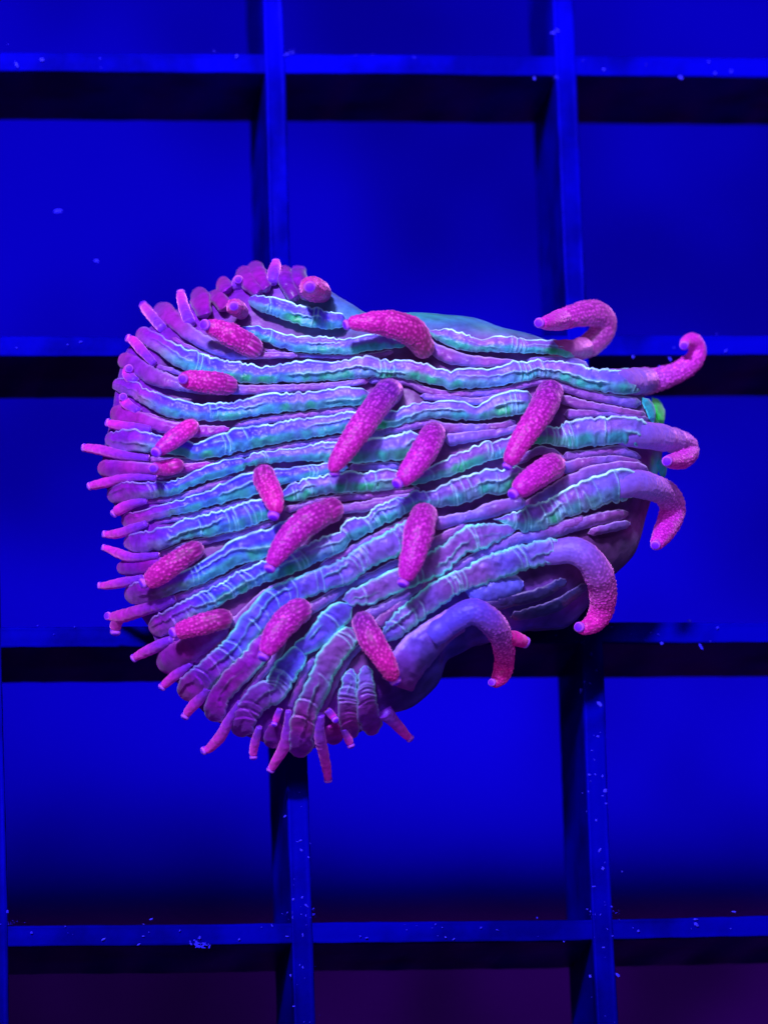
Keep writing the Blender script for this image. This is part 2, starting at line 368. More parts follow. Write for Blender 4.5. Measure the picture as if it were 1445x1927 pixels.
            c = mix(c, cc, crest * np.clip(0.72 + 0.45 * n1(arc / 24.0, sd + 62), 0.15, 1) * (1 - 0.6 * marg))
            c = mix(c, lin(150, 215, 245), np.clip(fold, 0, 1) * 0.55 * (1 - 0.85 * marg))
            c = mix(c, cc, lip * 0.5 * (1 - 0.85 * marg))
            c = mix(c, mg, marg * (0.92 - 0.25 * crest))
        if tint is not None and kind != 'C': c = mix(c, np.array(tint), np.full(len(arc), 0.6))
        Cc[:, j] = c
    F = grid_faces(len(arc), nv, flip=True)
    k = len(arc)
    F += [tuple(range(nv))[::-1], tuple(range((k - 1) * nv, k * nv))]
    F = [tuple(reversed(x)) for x in F]
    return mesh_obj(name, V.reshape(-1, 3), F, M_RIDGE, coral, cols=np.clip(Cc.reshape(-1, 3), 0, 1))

# thin folds lying between the main ridges (drawn first: they sit lowest)
FOLDS = [
 [(500,655,664),(560,664,672),(640,668,675),(700,664,674),(740,656,668)],
 [(800,632,652),(830,648,680),(870,664,690),(930,673,690),(975,677,684)],
 [(990,673,682),(1027,670,682),(1069,670,686),(1105,680,700)],
 [(690,712,724),(712,706,722),(737,704,720),(769,711,728),(799,726,742),(840,735,748),(900,733,748),(950,727,740),(985,717,732),(1030,709,724),(1060,716,736),(1100,730,752),(1150,742,762),(1205,748,770)],
 [(790,738,752),(850,742,756),(900,748,762),(945,735,745)],
 [(1050,740,758),(1100,752,772),(1160,764,780),(1215,774,788)],
 [(1060,770,790),(1100,770,786),(1160,774,784),(1220,782,796)],
 [(440,796,806),(500,783,798),(560,776,789),(620,769,782),(675,763,776)],
 [(400,868,877),(440,857,866),(500,842,852),(560,831,843),(620,822,834),(680,812,826),(730,806,820)],
 [(715,806,820),(747,801,816),(776,792,810),(809,787,806),(842,795,816),(905,797,814),(942,794,810),(970,786,802)],
 [(835,817,842),(900,808,830),(950,803,820),(978,795,812)],
 [(655,873,888),(700,871,886),(755,868,884)],
 [(535,954,968),(585,939,954),(634,930,945),(690,925,940),(740,920,934),(790,914,927)],
 [(630,950,968),(680,943,964),(730,933,957),(785,924,945)],
 [(955,868,882),(987,852,870),(1017,839,856),(1045,846,862),(1062,862,874)],
 [(1057,850,869),(1112,845,862),(1154,838,857),(1180,843,861),(1206,857,868)],
 [(1052,870,896),(1112,858,878),(1165,857,870),(1206,866,876)],
 [(985,943,962),(1020,923,947),(1059,898,927),(1104,878,906),(1140,871,890),(1170,867,886),(1200,870,892),(1220,882,897)],
 [(812,972,1002),(850,968,992),(890,959,982),(920,945,977),(950,937,967),(990,933,956)],
 [(798,1018,1048),(835,1000,1024),(880,980,994)],
]
FOLDS += [
 [(290,894,904),(350,884,895),(400,874,885),(440,863,873)], [(270,940,950),(330,931,942),(389,911,924),(440,891,903)], [(270,984,994),(330,971,982),(389,957,968),(430,947,958),(480,934,946)],
 [(297,1040,1050),(350,1019,1034),(400,1009,1022),(460,995,1008),(515,976,990)], [(322,1124,1136),(372,1103,1118),(420,1083,1096),(470,1059,1072),(512,1048,1060)],
 [(300,615,626),(350,646,656),(400,666,677),(460,679,688)], [(290,684,694),(330,694,704),(380,714,724)], [(262,772,782),(310,786,797),(360,794,804)], [(276,858,869),(340,861,873),(410,867,877)],
]
for f in FOLDS: ridge(f, 'C', hfac=0.8, creases=0, lobe0=False, name='fold', lift=-0.3)
FOLDS_W = [
 [(430,1182,22),(460,1158,22),(500,1118,18),(560,1088,12)],
 [(570,1152,24),(610,1131,22),(650,1106,16),(700,1082,14),(750,1058,14),(792,1042,12)],
 [(600,1232,12),(645,1190,18),(690,1160,24),(730,1140,22),(770,1115,18),(803,1096,12)],
 [(705,1182,22),(730,1155,20),(770,1125,14)],
 [(600,1068,10),(650,1042,16),(700,1014,16),(750,990,16),(772,974,12)],
 [(790,1108,14),(830,1088,15),(880,1056,19),(920,1037,19),(970,1015,23),(1020,1004,28),(1060,992,26),(1105,976,20)],
 [(1035,1004,20),(1090,986,24),(1140,973,24),(1182,966,18)],
 [(1105,1004,16),(1150,992,18),(1186,985,14)],
]
FOLDS_W += [
 [(360,1248,12),(400,1225,15),(430,1205,16),(452,1172,14)], [(394,1293,14),(420,1270,14),(445,1240,14),(470,1203,14),(500,1160,14)], [(452,1322,12),(475,1290,15),(500,1260,15),(520,1235,15),(537,1200,13)],
 [(543,1338,12),(560,1300,15),(575,1262,15),(597,1234,12)], [(603,1345,14),(618,1310,14),(635,1275,15),(655,1240,15),(682,1212,12)],
]
for f in FOLDS_W: ridge(f, 'C', hfac=0.75, creases=0, lobe0=False, name='fold', width=True, lift=-0.3)

MAUVE_F = lin(140, 72, 190)
# main ridges, margin end first
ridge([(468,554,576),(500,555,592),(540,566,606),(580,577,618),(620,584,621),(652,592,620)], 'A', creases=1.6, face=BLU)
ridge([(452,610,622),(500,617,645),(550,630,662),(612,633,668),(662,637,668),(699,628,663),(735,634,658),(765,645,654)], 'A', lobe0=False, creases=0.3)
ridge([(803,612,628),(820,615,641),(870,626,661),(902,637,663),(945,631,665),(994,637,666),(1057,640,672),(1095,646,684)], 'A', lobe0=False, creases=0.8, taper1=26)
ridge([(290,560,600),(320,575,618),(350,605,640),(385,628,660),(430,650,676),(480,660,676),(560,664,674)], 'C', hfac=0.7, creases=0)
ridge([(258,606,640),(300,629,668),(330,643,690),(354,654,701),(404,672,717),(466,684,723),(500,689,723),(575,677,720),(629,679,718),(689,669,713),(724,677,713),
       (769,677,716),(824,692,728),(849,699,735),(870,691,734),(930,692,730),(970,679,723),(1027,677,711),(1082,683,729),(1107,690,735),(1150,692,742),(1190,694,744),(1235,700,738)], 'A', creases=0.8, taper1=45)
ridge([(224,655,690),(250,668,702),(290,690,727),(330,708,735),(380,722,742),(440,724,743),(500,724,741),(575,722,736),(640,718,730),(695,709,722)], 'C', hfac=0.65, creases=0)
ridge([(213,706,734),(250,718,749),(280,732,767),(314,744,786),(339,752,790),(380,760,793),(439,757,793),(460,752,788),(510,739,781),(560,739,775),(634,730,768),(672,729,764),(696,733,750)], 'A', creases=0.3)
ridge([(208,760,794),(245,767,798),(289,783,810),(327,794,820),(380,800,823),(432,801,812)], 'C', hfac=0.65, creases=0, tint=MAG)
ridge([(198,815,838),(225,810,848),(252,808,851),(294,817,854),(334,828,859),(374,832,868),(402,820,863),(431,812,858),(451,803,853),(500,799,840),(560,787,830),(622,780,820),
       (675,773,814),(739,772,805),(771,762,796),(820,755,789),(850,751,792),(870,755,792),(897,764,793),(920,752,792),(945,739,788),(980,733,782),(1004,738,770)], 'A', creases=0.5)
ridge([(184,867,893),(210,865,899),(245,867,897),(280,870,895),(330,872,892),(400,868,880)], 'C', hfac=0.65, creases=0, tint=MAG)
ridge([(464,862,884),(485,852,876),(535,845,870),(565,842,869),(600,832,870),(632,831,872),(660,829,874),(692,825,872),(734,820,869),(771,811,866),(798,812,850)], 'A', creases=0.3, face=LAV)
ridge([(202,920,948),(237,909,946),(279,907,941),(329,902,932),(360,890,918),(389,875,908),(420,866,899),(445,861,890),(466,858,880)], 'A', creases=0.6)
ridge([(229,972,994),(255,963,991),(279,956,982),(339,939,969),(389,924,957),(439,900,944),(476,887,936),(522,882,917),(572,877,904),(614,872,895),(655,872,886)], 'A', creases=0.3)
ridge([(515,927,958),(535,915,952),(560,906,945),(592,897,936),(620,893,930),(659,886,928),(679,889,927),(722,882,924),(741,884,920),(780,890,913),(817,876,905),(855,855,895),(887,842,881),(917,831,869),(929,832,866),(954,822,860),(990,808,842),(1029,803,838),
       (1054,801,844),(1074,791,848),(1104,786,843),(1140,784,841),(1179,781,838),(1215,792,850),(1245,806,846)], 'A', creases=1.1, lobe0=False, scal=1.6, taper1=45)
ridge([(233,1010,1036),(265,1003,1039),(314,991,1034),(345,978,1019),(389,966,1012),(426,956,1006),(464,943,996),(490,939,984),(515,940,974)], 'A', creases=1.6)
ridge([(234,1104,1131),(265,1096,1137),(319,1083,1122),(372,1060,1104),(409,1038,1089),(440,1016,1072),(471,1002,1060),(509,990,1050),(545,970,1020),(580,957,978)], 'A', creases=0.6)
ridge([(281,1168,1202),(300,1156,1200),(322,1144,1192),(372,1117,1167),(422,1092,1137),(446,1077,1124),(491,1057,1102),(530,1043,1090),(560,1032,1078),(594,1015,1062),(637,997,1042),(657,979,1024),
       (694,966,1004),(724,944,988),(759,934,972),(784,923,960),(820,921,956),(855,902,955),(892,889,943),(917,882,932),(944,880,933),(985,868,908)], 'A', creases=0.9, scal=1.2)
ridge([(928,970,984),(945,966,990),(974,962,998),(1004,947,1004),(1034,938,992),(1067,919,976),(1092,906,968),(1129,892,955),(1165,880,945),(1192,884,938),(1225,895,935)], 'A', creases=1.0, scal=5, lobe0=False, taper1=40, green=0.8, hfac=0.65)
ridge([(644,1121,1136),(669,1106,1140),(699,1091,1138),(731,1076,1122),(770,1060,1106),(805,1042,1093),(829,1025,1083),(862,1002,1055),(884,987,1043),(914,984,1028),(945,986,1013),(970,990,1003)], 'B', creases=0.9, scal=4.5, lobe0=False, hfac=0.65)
W_RIDGES = [
 ([(340,1312,42),(370,1284,48),(400,1255,46),(430,1230,44),(455,1200,46),(475,1174,50),(497,1150,48),(520,1127,50),(550,1113,48),(594,1095,44),(644,1078,48),(684,1050,48),(719,1032,50),(753,1012,48),(785,990,36)], 'B', dict(creases=0.8, scal=2.5)),
 ([(296,1252,36),(312,1246,44),(340,1231,50),(384,1205,42),(430,1180,24)], 'C', dict(creases=0, tint=PUR, hfac=0.6)),
 ([(396,1356,36),(405,1338,40),(412,1312,38),(430,1287,43),(454,1262,47),(479,1235,45),(497,1205,38),(518,1176,24)], 'B', dict(creases=0.4, face=MAG, hfac=0.5)),
 ([(448,1386,34),(455,1368,40),(466,1340,43),(490,1312,46),(517,1300,48),(530,1275,48),(546,1252,48),(562,1235,42),(578,1226,22)], 'B', dict(creases=1.4, scal=4, hfac=0.6)),
 ([(563,1426,36),(566,1400,42),(569,1375,44),(573,1345,43),(586,1318,49),(597,1292,47),(608,1265,47),(625,1235,48),(645,1210,46),(668,1185,30)], 'B', dict(creases=0.8, scal=3.5, face=MAU)),
 ([(664,1390,26),(658,1365,34),(654,1335,36),(655,1300,34),(662,1258,20)], 'B', dict(creases=0.3, scal=2, hfac=0.6)),
 ([(702,1384,30),(697,1360,38),(692,1330,38),(688,1298,34),(688,1252,20)], 'B', dict(creases=0.3, scal=2, hfac=0.6)),
 ([(553,1226,20),(568,1219,30),(588,1207,38),(612,1182,46),(640,1155,46),(662,1138,30)], 'B', dict(creases=0, scal=1.5, face=BLU * 0.6 + LAV * 0.4, taper1=18)),
 ([(722,1203,22),(735,1190,34),(750,1176,44),(768,1160,46),(800,1133,45),(830,1113,45),(860,1095,43),(885,1086,42),(925,1069,49),(962,1057,50),(1000,1044,48),(1045,1036,46),(1085,1036,40)], 'B', dict(creases=0.8, scal=4.5, taper1=50)),
 ([(745,1292,60),(765,1250,72),(795,1215,70),(830,1185,58),(865,1163,50)], 'C', dict(creases=0, tint=lin(78, 60, 200), lobe0=False, hfac=0.35, taper1=4)),
 ([(875,1114,22),(905,1112,42),(940,1106,48),(985,1098,30)], 'C', dict(creases=0, tint=lin(74, 86, 215), lobe0=False, hfac=0.3)),
 # crumpled lobes along the upper margin
 ([(450,504,24),(458,514,30),(470,534,30),(492,556,24)], 'C', dict(creases=0, tint=MAG * 0.4, tintw=0.92, hfac=0.9)),
 ([(472,494,26),(480,506,32),(490,526,30),(505,550,24)], 'C', dict(creases=0, tint=MAG * 0.35, tintw=0.92, hfac=0.9)),
 ([(530,500,24),(534,514,30),(542,538,30),(560,566,24)], 'C', dict(creases=0, tint=PUR * 0.35 + MAG * 0.1, tintw=0.92, hfac=0.8)),
 ([(552,502,26),(560,516,32),(568,538,30),(582,566,22)], 'C', dict(creases=0, tint=PUR * 0.3 + MAG * 0.1, tintw=0.92, hfac=0.8)),
 ([(408,532,26),(418,536,30),(432,552,30)], 'C', dict(creases=0, tint=MAG * 0.42, tintw=0.92, hfac=1.0)),
 ([(398,550,22),(410,560,30),(430,584,28)], 'C', dict(creases=0, tint=MAG * 0.42, tintw=0.92, hfac=1.0)),
 ([(364,546,30),(374,556,36),(380,574,34),(388,600,26)], 'C', dict(creases=0, tint=MAG * 0.42, tintw=0.92, hfac=0.9)),
 ([(628,1402,24),(628,1385,32),(630,1360,26)], 'C', dict(creases=0, tint=MAG, tintw=0.92, hfac=0.6)),
 ([(510,1408,26),(514,1392,34),(524,1360,26)], 'C', dict(creases=0, tint=MAG * 0.4, tintw=0.92, hfac=0.6)),
 ([(220,1068,20),(235,1068,26),(270,1066,26),(320,1056,18)], 'C', dict(creases=0, tint=PUR, tintw=0.92, hfac=0.6)),
]
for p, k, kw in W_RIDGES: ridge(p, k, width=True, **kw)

WALL = [[(930,1135,18),(1000,1122,24),(1065,1092,18)], [(960,1162,16),(1040,1142,24),(1105,1100,16)], [(890,1140,14),(930,1140,20),(985,1128,14)]]
for f in WALL: ridge(f, 'C', width=True, creases=0, lobe0=False, tint=lin(30, 34, 100), tintw=0.9, hfac=0.35, name='fold')
GM, CM = lin(36, 196, 60), lin(26, 150, 170)
ridge([(1226,748,12),(1238,765,20),(1243,785,16),(1246,800,10)], 'C', width=True, creases=0, lobe0=False, tint=GM, tintw=0.95, hfac=0.5, name='mouth', lift=-0.5)
ridge([(1208,748,14),(1222,768,18),(1228,795,14)], 'C', width=True, creases=0, lobe0=False, tint=CM, tintw=0.95, hfac=0.5, name='mouth', lift=0.1)
ridge([(1240,862,12),(1245,880,16),(1247,900,12)], 'C', width=True, creases=0, lobe0=False, tint=CM, tintw=0.95, hfac=0.5, name='mouth', lift=-0.5)

# ---------------------------------------------------------------- tentacles
PINK, ROSE, DEEP, VIO = lin(186, 10, 190), lin(190, 12, 168), lin(100, 2, 106), lin(96, 0, 225)
def tube(path, na, bump, sd, basecol, tipcol, bstep=6.4, smooth_base=False):
    """path rows: px, py, width px, height mm, base first. returns verts, faces, colours and the end frame"""
    q = crom(path, 1.5 if bump else 1.8)
    P = unp(q[:, 0], q[:, 1], q[:, 3]); r = np.maximum(q[:, 2], 5) / 2 * 0.0268
    arc = np.concatenate([[0], np.cumsum(np.linalg.norm(np.diff(P, axis=0), axis=1))]); L = arc[-1]
    # even spacing along the true length
    n = max(14, int(L / (0.042 if bump else 0.055))); u = np.linspace(0, L, n)
    P = np.stack([np.interp(u, arc, P[:, k]) for k in range(3)], -1); r = np.interp(u, arc, r)
    for _ in range(3): P[1:-1] = (P[:-2] + 2 * P[1:-1] + P[2:]) / 4
    T = np.gradient(P, axis=0); T /= np.linalg.norm(T, axis=1)[:, None]
    A = np.zeros_like(T); up = np.array([0.2, 0.1, 1.0]); a = np.cross(T[0], up); a /= np.linalg.norm(a); 
    for i in range(n):
        a = a - T[i] * (a @ T[i]); a /= np.linalg.norm(a); A[i] = a
    B = np.cross(T, A)
    th = np.linspace(0, 2 * math.pi, na, endpoint=False)
    t = u / L
    flare = 1 + (0.12 * ss(0.16, 0.0, t) if bump else 0.0)
    rr = (r * flare)[:, None] * (1 + 0.05 * n1(u / 0.5, sd))[:, None] * np.ones((n, na))
    e = min(0.3, max(r[-1] * 0.9 / L, 0.01)); rr = rr * np.sqrt(1 - 0.6 * np.clip((t - (1 - e)) / e, 0, 1) ** 2)[:, None]
    bm = np.zeros((n, na))
    if bump:
        # papillae: a jittered lattice of little bumps wrapped on the tube, finer towards the tip
        rg = np.random.default_rng(sd + 500); cell = 0.0268 * bstep
        rm = r.mean(); nc = max(8, int(2 * math.pi * rm / cell)); nr = max(4, int(L / cell))
        fu = (np.arange(nr)[:, None] + 0.5 * (np.arange(nc)[None] % 2) + rg.uniform(-.33, .33, (nr, nc))) * cell
        ft = (np.arange(nc)[None] + rg.uniform(-.33, .33, (nr, nc))) * 2 * math.pi / nc
        fa = rg.uniform(0.45, 1.15, (nr, nc))
        for i in range(n):
            near = np.abs(fu - u[i]) < cell * 1.6
            if not near.any(): continue
            du = (fu[near] - u[i])[None]; dt = (th[:, None] - ft[near][None] + math.pi) % (2 * math.pi) - math.pi
            d2 = du ** 2 + (dt * r[i]) ** 2
            bm[i] = (fa[near][None] * np.exp(-d2 / (0.36 * cell) ** 2)).max(1)
        fade = ss(0.02, 0.3, t) * (0.55 + 0.45 * ss(0.35, 0.6, t)) * (1 - 0.5 * ss(0.8, 1.0, t))
        rr = rr + (bm * fade[:, None]) * bump
    else:
        rr = rr * (1 + 0.05 * n2(np.repeat(u[:, None], na, 1) / 0.16, np.cos(th)[None] * 2 + 0 * rr + 5, sd))
    V = P[:, None] + rr[..., None] * (A[:, None] * np.cos(th)[None, :, None] + B[:, None] * np.sin(th)[None, :, None])
    c = mix(basecol, tipcol, np.repeat(ss(0.22 if bump else 0.05, 0.9, t)[:, None], na, 1))
    c = mix(c * (0.58 + (0.42 * ss(0.5, 0.2, t)[:, None, None] if smooth_base else 0.0)), np.clip(c * 1.35 + lin(180, 80, 175) * 0.42, 0, 1), np.clip(bm - 0.12, 0, 1) * ((1 - 0.45 * ss(0.55, 1.0, t)) * (ss(0.2, 0.5, t) if smooth_base else 1.0))[:, None]) if bump else c * (1 + 0.22 * n2(np.repeat(u[:, None], na, 1) / 0.2, np.cos(th)[None] * 2.2 + 0 * rr, sd))[..., None]
    F = grid_faces(n, na, closed=True); F += [tuple(range((n - 1) * na, n * na)), tuple(range(na))[::-1]]
    return V.reshape(-1, 3), F, np.clip(c.reshape(-1, 3), 0, 1), (P[-1], T[-1], A[-1], B[-1], r[-1])
def tip_mesh(fr, tipw, parent, col):
    P, T, A, B, r = fr; R = tipw / 2 * 0.0268
    P = P + T * R * 0.15
    T = T + np.array([-0.12, -0.3, 0.95]) * 0.8; T = T / np.linalg.norm(T); A = A - T * (A @ T); A = A / np.linalg.norm(A); B = np.cross(T, A)
    na = 28; th = np.linspace(0, 2 * math.pi, na, endpoint=False)
    # collar, short neck, blunt dimpled end
    prof = [(-0.95, 0.4), (-0.6, 0.78), (-0.2, 0.96), (0.1, 1.0), (0.38, 0.96), (0.6, 0.84), (0.77, 0.66), (0.86, 0.46), (0.9, 0.25), (0.91, 0.06)]
    V, C = [], []
    for k, (z, q) in enumerate(prof):
        q2 = q * R
        V.append(P + T * z * R + (A[None] * np.cos(th)[:, None] + B[None] * np.sin(th)[:, None]) * q2)
        rim = math.exp(-((k - 4.6) / 0.9) ** 2) * 0.5
        C.append(np.tile(mix(col, lin(235, 110, 240), np.array(rim)) if rim else col, (na, 1)))
    F = grid_faces(len(prof), na, closed=True) + [tuple(range((len(prof) - 1) * na, len(prof) * na))]
    return mesh_obj('tip', np.vstack(V), F, M_TIP, parent, cols=np.vstack(C))
tn = [0]
def tentacle(tip, pts, hs, tipw=18, big=True, basecol=None, tipcol=None, branch=None, bump=None):
    """tip (x,y); pts from the tip side to the base (x,y,w); hs = heights (mm) at base, middle, tip"""
    tn[0] += 1; sd = tn[0]
    P = [(x, y, w) for x, y, w in pts][::-1]
    tx, ty = tip; x1, y1, w1 = pts[0]
    dd = math.hypot(tx - x1, ty - y1) + 1e-6; k = max(0.0, 1 - tipw * 0.45 / dd)
    P.append((x1 + (tx - x1) * k, y1 + (ty - y1) * k, min(tipw * 0.9, w1)))
    n = len(P); t = np.linspace(0, 1, n); H = np.interp(t, [0, 0.5, 1], hs) if len(hs) == 3 else np.interp(t, np.linspace(0, 1, len(hs)), hs)
    if big: H = H + 0.75 * np.clip((t - 0.55) / 0.45, 0, 1)
    else: H = H + 0.35 * np.clip((t - 0.5) / 0.5, 0, 1)
    path = [(p[0], p[1], p[2], h) for p, h in zip(P, H)]
    if big and hs[0] > 0.05 and len(path) > 3:
        a, c = np.array(path[0]), np.array(path[1]); w0 = a[2]; dv = (c - a)[:2]; dv = dv / (np.linalg.norm(dv) + 1e-9)
        b0 = a[:2] + dv * w0 * 0.10; b1 = a[:2] + dv * w0 * 0.17
        path = [(b0[0], b0[1], w0 * 1.18, -1.3), (b0[0] + dv[0], b0[1] + dv[1], w0 * 1.02, -0.2), (b1[0], b1[1], max(w0, c[2] * 0.95), 0.55 * H[1] + 0.25)] + [p for p in path[1:] if np.hypot(p[0] - b1[0], p[1] - b1[1]) > w0 * 0.25]
    bc = DEEP if basecol is None else basecol; tc = PINK if tipcol is None else tipcol
    b = (0.058 if big else 0) if bump is None else bump
    V, F, C, fr = tube(path, 84 if big else 36, b, sd, bc, tc, smooth_base=big and hs[0] <= 0.05)
    o = mesh_obj('tentacle', V, F, M_TENT, coral, cols=C)
    tip_mesh(fr, tipw, o, VIO)
    if branch:
        (bx, by), bp, bh, bw = branch
        path = [(p[0], p[1], p[2], h) for p, h in zip(bp[::-1], bh)]
        V, F, C, fr = tube(path, 36, 0, sd + 77, tc * 0.7, tc)
        mesh_obj('branch', V, F, M_TENT, o, cols=C); tip_mesh(fr, bw, o, VIO)
    return o
RED = lin(150, 8, 70); MGN = lin(120, 22, 150)
# long tentacles standing on the ridges
tentacle((379,609), [(398,615,30),(415,621,36),(441,634,42),(466,648,42),(480,657,34)], (0.1,1.5,1.4), 21, tipcol=ROSE)
tentacle((337,712), [(352,714,33),(375,717,37),(400,720,39),(422,723,38),(434,726,26)], (0.2,1.3,1.3), 19, tipcol=ROSE)
tentacle((577,536), [(583,540,36),(592,545,44),(600,548,40),(606,552,30)], (0.0,1.6,3.0), 22, tipcol=ROSE)
tentacle((434,571), [(441,577,28),(449,582,32),(455,588,24)], (0.0,0.9,1.6), 18, tipcol=ROSE)
tentacle((647,612), [(668,608,27),(695,607,36),(722,608,45),(752,614,51),(778,627,52),(793,645,44),(797,658,36)], (0.1,1.3,2.1,2.2,1.6), 20, basecol=lin(105,10,70), tipcol=ROSE)
tentacle((1007,608), [(1032,607,26),(1057,601,36),(1089,592,43),(1119,590,48),(1136,605,46),(1130,628,46),(1110,648,48),(1085,657,38),(1040,656,26)], (0.0,0.3,1.0,2.0,2.4,2.4), 19, basecol=lin(116,40,120))
tentacle((1283,656), [(1290,643,20),(1302,641,28),(1311,654,32),(1307,675,35),(1286,694,38),(1258,707,40),(1228,716,46),(1195,718,50),(1150,718,40)], (0.0,0.3,0.9,1.3,1.4), 18, basecol=lin(104,70,190))
tentacle((629,896), [(631,876,26),(646,852,36),(668,820,42),(692,786,45),(718,752,49),(735,733,46)], (0.2,1.6,2.2,2.0,1.3), 20, basecol=lin(84,10,150), tipcol=lin(186,12,172))
tentacle((952,882), [(963,860,30),(980,830,37),(1000,800,44),(1020,770,49),(1033,744,50),(1036,733,44)], (0.2,1.6,2.2,2.0,1.3), 19, basecol=lin(100,8,140), tipcol=lin(190,10,176))
tentacle((743,914), [(757,902,31),(778,878,41),(800,846,49),(813,822,47),(817,812,40)], (0.2,1.5,2.0,1.5), 22, basecol=lin(110,10,140))
tentacle((960,934), [(978,920,34),(1002,901,44),(1028,883,51),(1043,875,46)], (0.2,1.7,2.1,1.6), 22, basecol=lin(130,8,130))
tentacle((514,977), [(518,954,30),(512,930,37),(500,906,41),(496,890,37)], (0.2,1.2,1.6,1.1), 22, basecol=lin(100,6,120), tipcol=lin(205,14,168))
tentacle((505,1075), [(519,1048,32),(545,1012,44),(579,981,50),(612,965,46),(628,958,30)], (0.1,1.6,2.1,1.5), 22, basecol=lin(125,8,120))
tentacle((756,1103), [(767,1076,34),(780,1036,46),(789,998,52),(796,974,52),(800,966,44)], (0.2,1.6,2.2,1.6), 23, basecol=lin(140,12,140))
tentacle((493,1241), [(505,1219,33),(525,1185,46),(549,1159,48),(568,1146,40)], (0.2,1.6,2.0,1.5), 23, basecol=lin(130,14,140))
tentacle((747,1287), [(736,1266,29),(719,1235,39),(700,1206,45),(686,1178,44),(682,1168,38)], (0.2,1.6,1.8,1.4), 22, basecol=lin(84,12,140), tipcol=lin(205,12,165))
tentacle((321,1192), [(340,1187,31),(372,1177,37),(404,1168,37),(424,1164,28)], (0.2,1.3,1.4,1.2), 21, tipcol=lin(198,18,178))
tentacle((265,1100), [(285,1091,33),(314,1070,39),(347,1047,37),(370,1034,24)], (0.2,1.3,1.4,1.2), 21, tipcol=lin(198,18,178))
tentacle((289,855), [(309,840,29),(334,821,34),(354,807,32),(362,802,26)], (0.5,1.4,1.5,1.4), 20, basecol=lin(225,30,150), bump=0.012)
tentacle((282,881), [(297,881,26),(314,880,29),(336,876,18)], (0.2,1.2,1.3), 18, tipcol=lin(198,18,178), bump=0.01)
tentacle((1246,868), [(1262,868,25),(1280,865,33),(1294,850,40),(1282,834,43),(1246,824,48),(1205,818,50),(1160,812,40)], (0.0,0.3,1.0,1.4,1.4), 20, basecol=lin(104,70,190))
tentacle((1228,1032), [(1237,1020,27),(1247,1004,36),(1259,980,44),(1265,955,46),(1253,930,46),(1222,916,49),(1188,910,50),(1145,918,40)], (0.0,0.3,0.9,1.2,1.0), 19, basecol=lin(104,70,190))
tentacle((1082,1180), [(1100,1181,27),(1119,1170,38),(1132,1145,45),(1134,1114,49),(1127,1084,52),(1107,1052,52),(1078,1036,48),(1040,1040,44),(1000,1044,34)], (0.0,0.5,1.4,1.9,2.0,1.8), 20, basecol=lin(104,70,190), tipcol=lin(200,10,168))
tentacle((920,1286), [(933,1283,23),(945,1265,33),(949,1230,36),(940,1194,41),(919,1166,47),(888,1151,48),(852,1168,46),(812,1196,42)], (0.0,0.6,1.3,1.6,1.5), 15, basecol=lin(70,50,190), tipcol=lin(195,12,150),
         branch=((994,1210), [(986,1208,24),(970,1202,27),(945,1196,24)], (1.5,1.4,1.4), 22))
# short tentacles round the margin
SM = [((267,570),[(274,580,21),(285,594,20),(306,618,18)]), ((340,545),[(342,560,21),(347,580,20),(358,608,20)]), ((238,634),[(252,642,21),(266,658,19),(290,684,13)]),
 ((245,687),[(242,697,24),(244,709,22),(256,718,16)]), ((231,741),[(233,752,21),(242,763,19),(262,774,13)]), ((520,487),[(519,500,23),(516,514,25),(513,532,16)]), ((450,519),[(448,528,25),(447,540,22)]),
 ((199,794),[(215,799,20),(235,802,18),(256,804,15),(284,808,11)]), ((154,842),[(170,844,20),(190,847,20),(210,852,18),(240,858,14),(280,862,10)]), ((165,916),[(183,912,20),(205,907,19),(228,901,15),(255,898,11),(295,899,8)]),
 ((211,969),[(224,960,23),(240,952,20),(258,946,14),(276,943,9)]), ((193,1005),[(208,1006,18),(228,1003,19),(252,994,16),(276,985,11)]), ((192,1029),[(206,1034,16),(225,1042,18),(250,1049,16),(298,1045,10)]),
 ((184,1102),[(200,1102,17),(228,1097,19),(246,1093,15),(268,1086,9)]), ((248,1241),[(264,1232,20),(284,1222,22),(302,1213,19),(324,1203,12)]), ((302,1296),[(316,1283,20),(334,1268,18),(360,1248,9)]),
 ((346,1352),[(356,1337,20),(372,1319,21),(394,1293,15)]), ((380,1415),[(396,1407,20),(415,1386,21),(432,1355,17),(452,1322,10)]), ((477,1429),[(477,1413,18),(481,1394,17),(488,1368,10)]),
 ((507,1453),[(518,1434,20),(533,1408,21),(540,1374,15),(543,1338,9)]), ((618,1473),[(615,1448,20),(608,1414,20),(601,1380,19),(603,1345,14)]), ((662,1407),[(655,1390,18),(646,1370,13)]),
 ((775,1393),[(761,1380,20),(741,1358,23),(722,1338,28)]), ((634,1358),[(625,1347,17),(616,1336,14)]), ((515,1366),[(521,1350,15),(527,1334,12)])]
for tp, pts in SM:
    tentacle(tp, [(x, y, w * f) for (x, y, w), f in zip(pts, [0.86, 0.98, 1.08, 1.15, 1.2, 1.2])], (0.15, 0.45, 0.5), min(16, max(12, pts[0][2] * 0.8)), big=False, basecol=lin(96, 26, 185), tipcol=lin(176, 26, 182))
tentacle((199,1158), [(209,1161,15),(228,1160,24),(260,1151,24),(295,1140,22),(328,1127,14)], (0.1,0.4,0.5), 16, big=False, basecol=lin(80, 18, 160), tipcol=lin(160, 24, 165),
         branch=((218,1194), [(218,1186,20),(219,1174,22),(226,1162,20)], (0.5,0.6,0.7), 20))

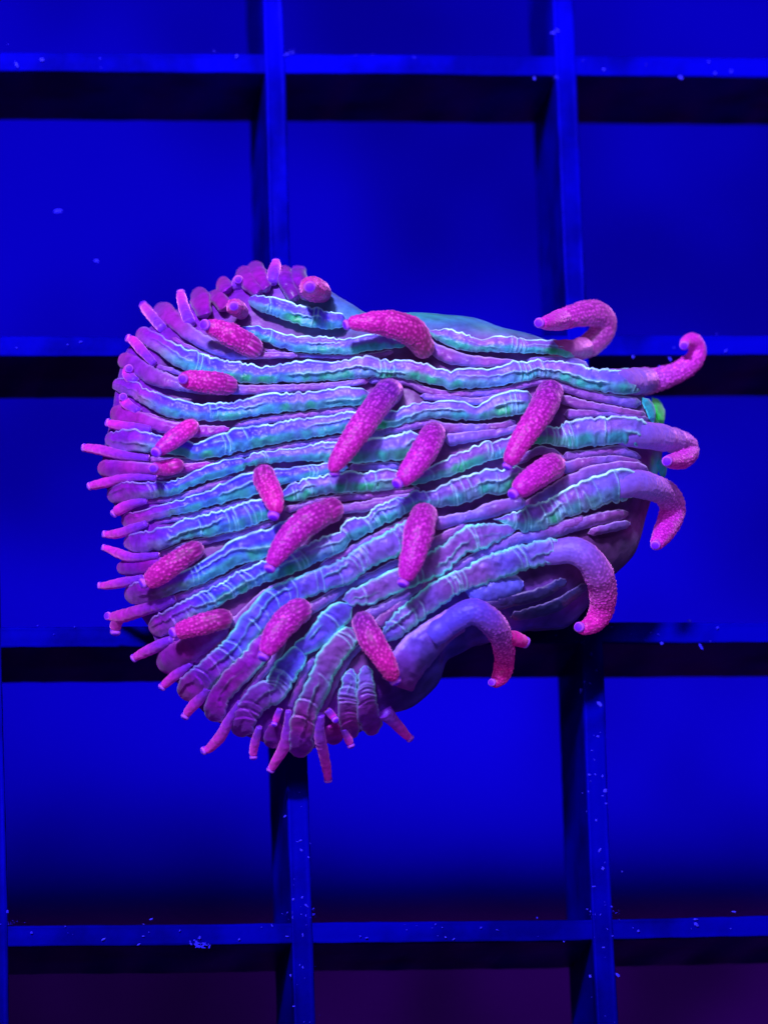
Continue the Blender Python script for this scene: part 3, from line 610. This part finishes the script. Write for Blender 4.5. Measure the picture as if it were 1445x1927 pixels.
# ---------------------------------------------------------------- specks of debris on the bars
def specks():
    rg = np.random.default_rng(5); V, F = [], []
    def one(p, r, st):
        b = len(V); n = 6; a = rg.uniform(0, 6.28); cs, sn = math.cos(a), math.sin(a)
        for k in range(n):
            t = 2 * math.pi * k / n; rr = r * rg.uniform(0.6, 1.2); x, y = rr * math.cos(t) * st, rr * math.sin(t) / st ** 0.5
            V.append((p[0] + x * cs - y * sn, p[1] + x * sn + y * cs, p[2] + 0.02))
        V.append((p[0], p[1], p[2] + r * 0.7)); V.append((p[0], p[1], p[2] - r * 0.4))
        for k in range(n): F.append((b + k, b + (k + 1) % n, b + n)); F.append((b + (k + 1) % n, b + k, b + n + 1))
    def pix(x, y, r, z=0.02, st=None):
        one(at_z(np.array([float(x)]), np.array([float(y)]), z)[0], r, st or rg.uniform(1, 2.0))
    for x, y, r in [(32,122,.12),(80,112,.10),(1040,62,.13),(1048,58,.09),(1280,146,.13),(1005,148,.09),(1345,138,.08),(1375,135,.09),(1240,690,.08),(1190,672,.07),(1260,676,.1),(1283,655,.06),(1365,660,.07),
                    (1296,1168,.13),(1245,1211,.10),(1318,1217,.12),(1150,1180,.1),(1128,1325,.14),(1112,1231,.1),(1122,1262,.07),(1138,1488,.12),(1092,1300,.1),(1124,1386,.08),(1133,1460,.07),(1140,1512,.06),(1113,1412,.06),(1108,1458,.06),
                    (1110,1837,.09),(1162,1835,.12),(1170,1640,.06),(1128,1600,.09),(1134,1634,.1),(1150,1706,.07),(1310,1740,.14),(1308,1730,.08),(1380,1716,.08),(1200,1752,.09),(935,1750,.06),(905,1746,.07),(1010,1727,.06),
                    (60,1755,.09),(195,1768,.09),(262,1777,.08),(270,1762,.05),(285,1730,.08),(450,1768,.08),(540,1762,.07),(570,1760,.07),(15,1715,.1),(565,1582,.07),(567,1600,.09),(536,1536,.07),(552,1692,.07),(577,1705,.1),(590,1710,.06),(547,1836,.08),(570,1820,.06),(553,1894,.06),(690,1765,.07),(678,1762,.06),
                    (110,398,.16),(183,491,.1)]:
        if y == 398 or y == 491: pix(x, y, r, -3.0, 1.4)
        else: pix(x, y, r * 0.85)
    for cx, cy in ((588, 1722), (545, 1722), (1160, 1718), (1112, 1722), (1092, 1208), (20, 1735), (540, 100), (1046, 145)):
        for _ in range(9): pix(cx + rg.normal(0, 7), cy + rg.normal(0, 4), rg.choice([.012, .018, .025, .04]))
    for _ in range(26): pix(376 + rg.normal(0, 11), 1776 + rg.normal(0, 5), rg.uniform(.03, .08))
    for k in (0, 1):
        for _ in range(26):
            y = rg.uniform(1230, 1927); x = (558, 1125)[k] + (y - 1570) * 0.043 + rg.normal(0, 12)
            if (k == 0 and y < 1450): continue
            pix(x, y, rg.choice([.018, .025, .04, .06]))
    for yb in (112, 650, 1186, 1750):
        for _ in range(14 if yb < 900 else 26):
            x = rg.uniform(0, 1445); pix(x, yb + rg.normal(0, 11), rg.choice([.016, .022, .03, .05]))
    o = mesh_obj('debris_specks', V, F, M_SPECK, smooth=False); tag(o, 'pale blue specks of debris scattered over the plastic grid bars', 'debris', kind='stuff')
specks()
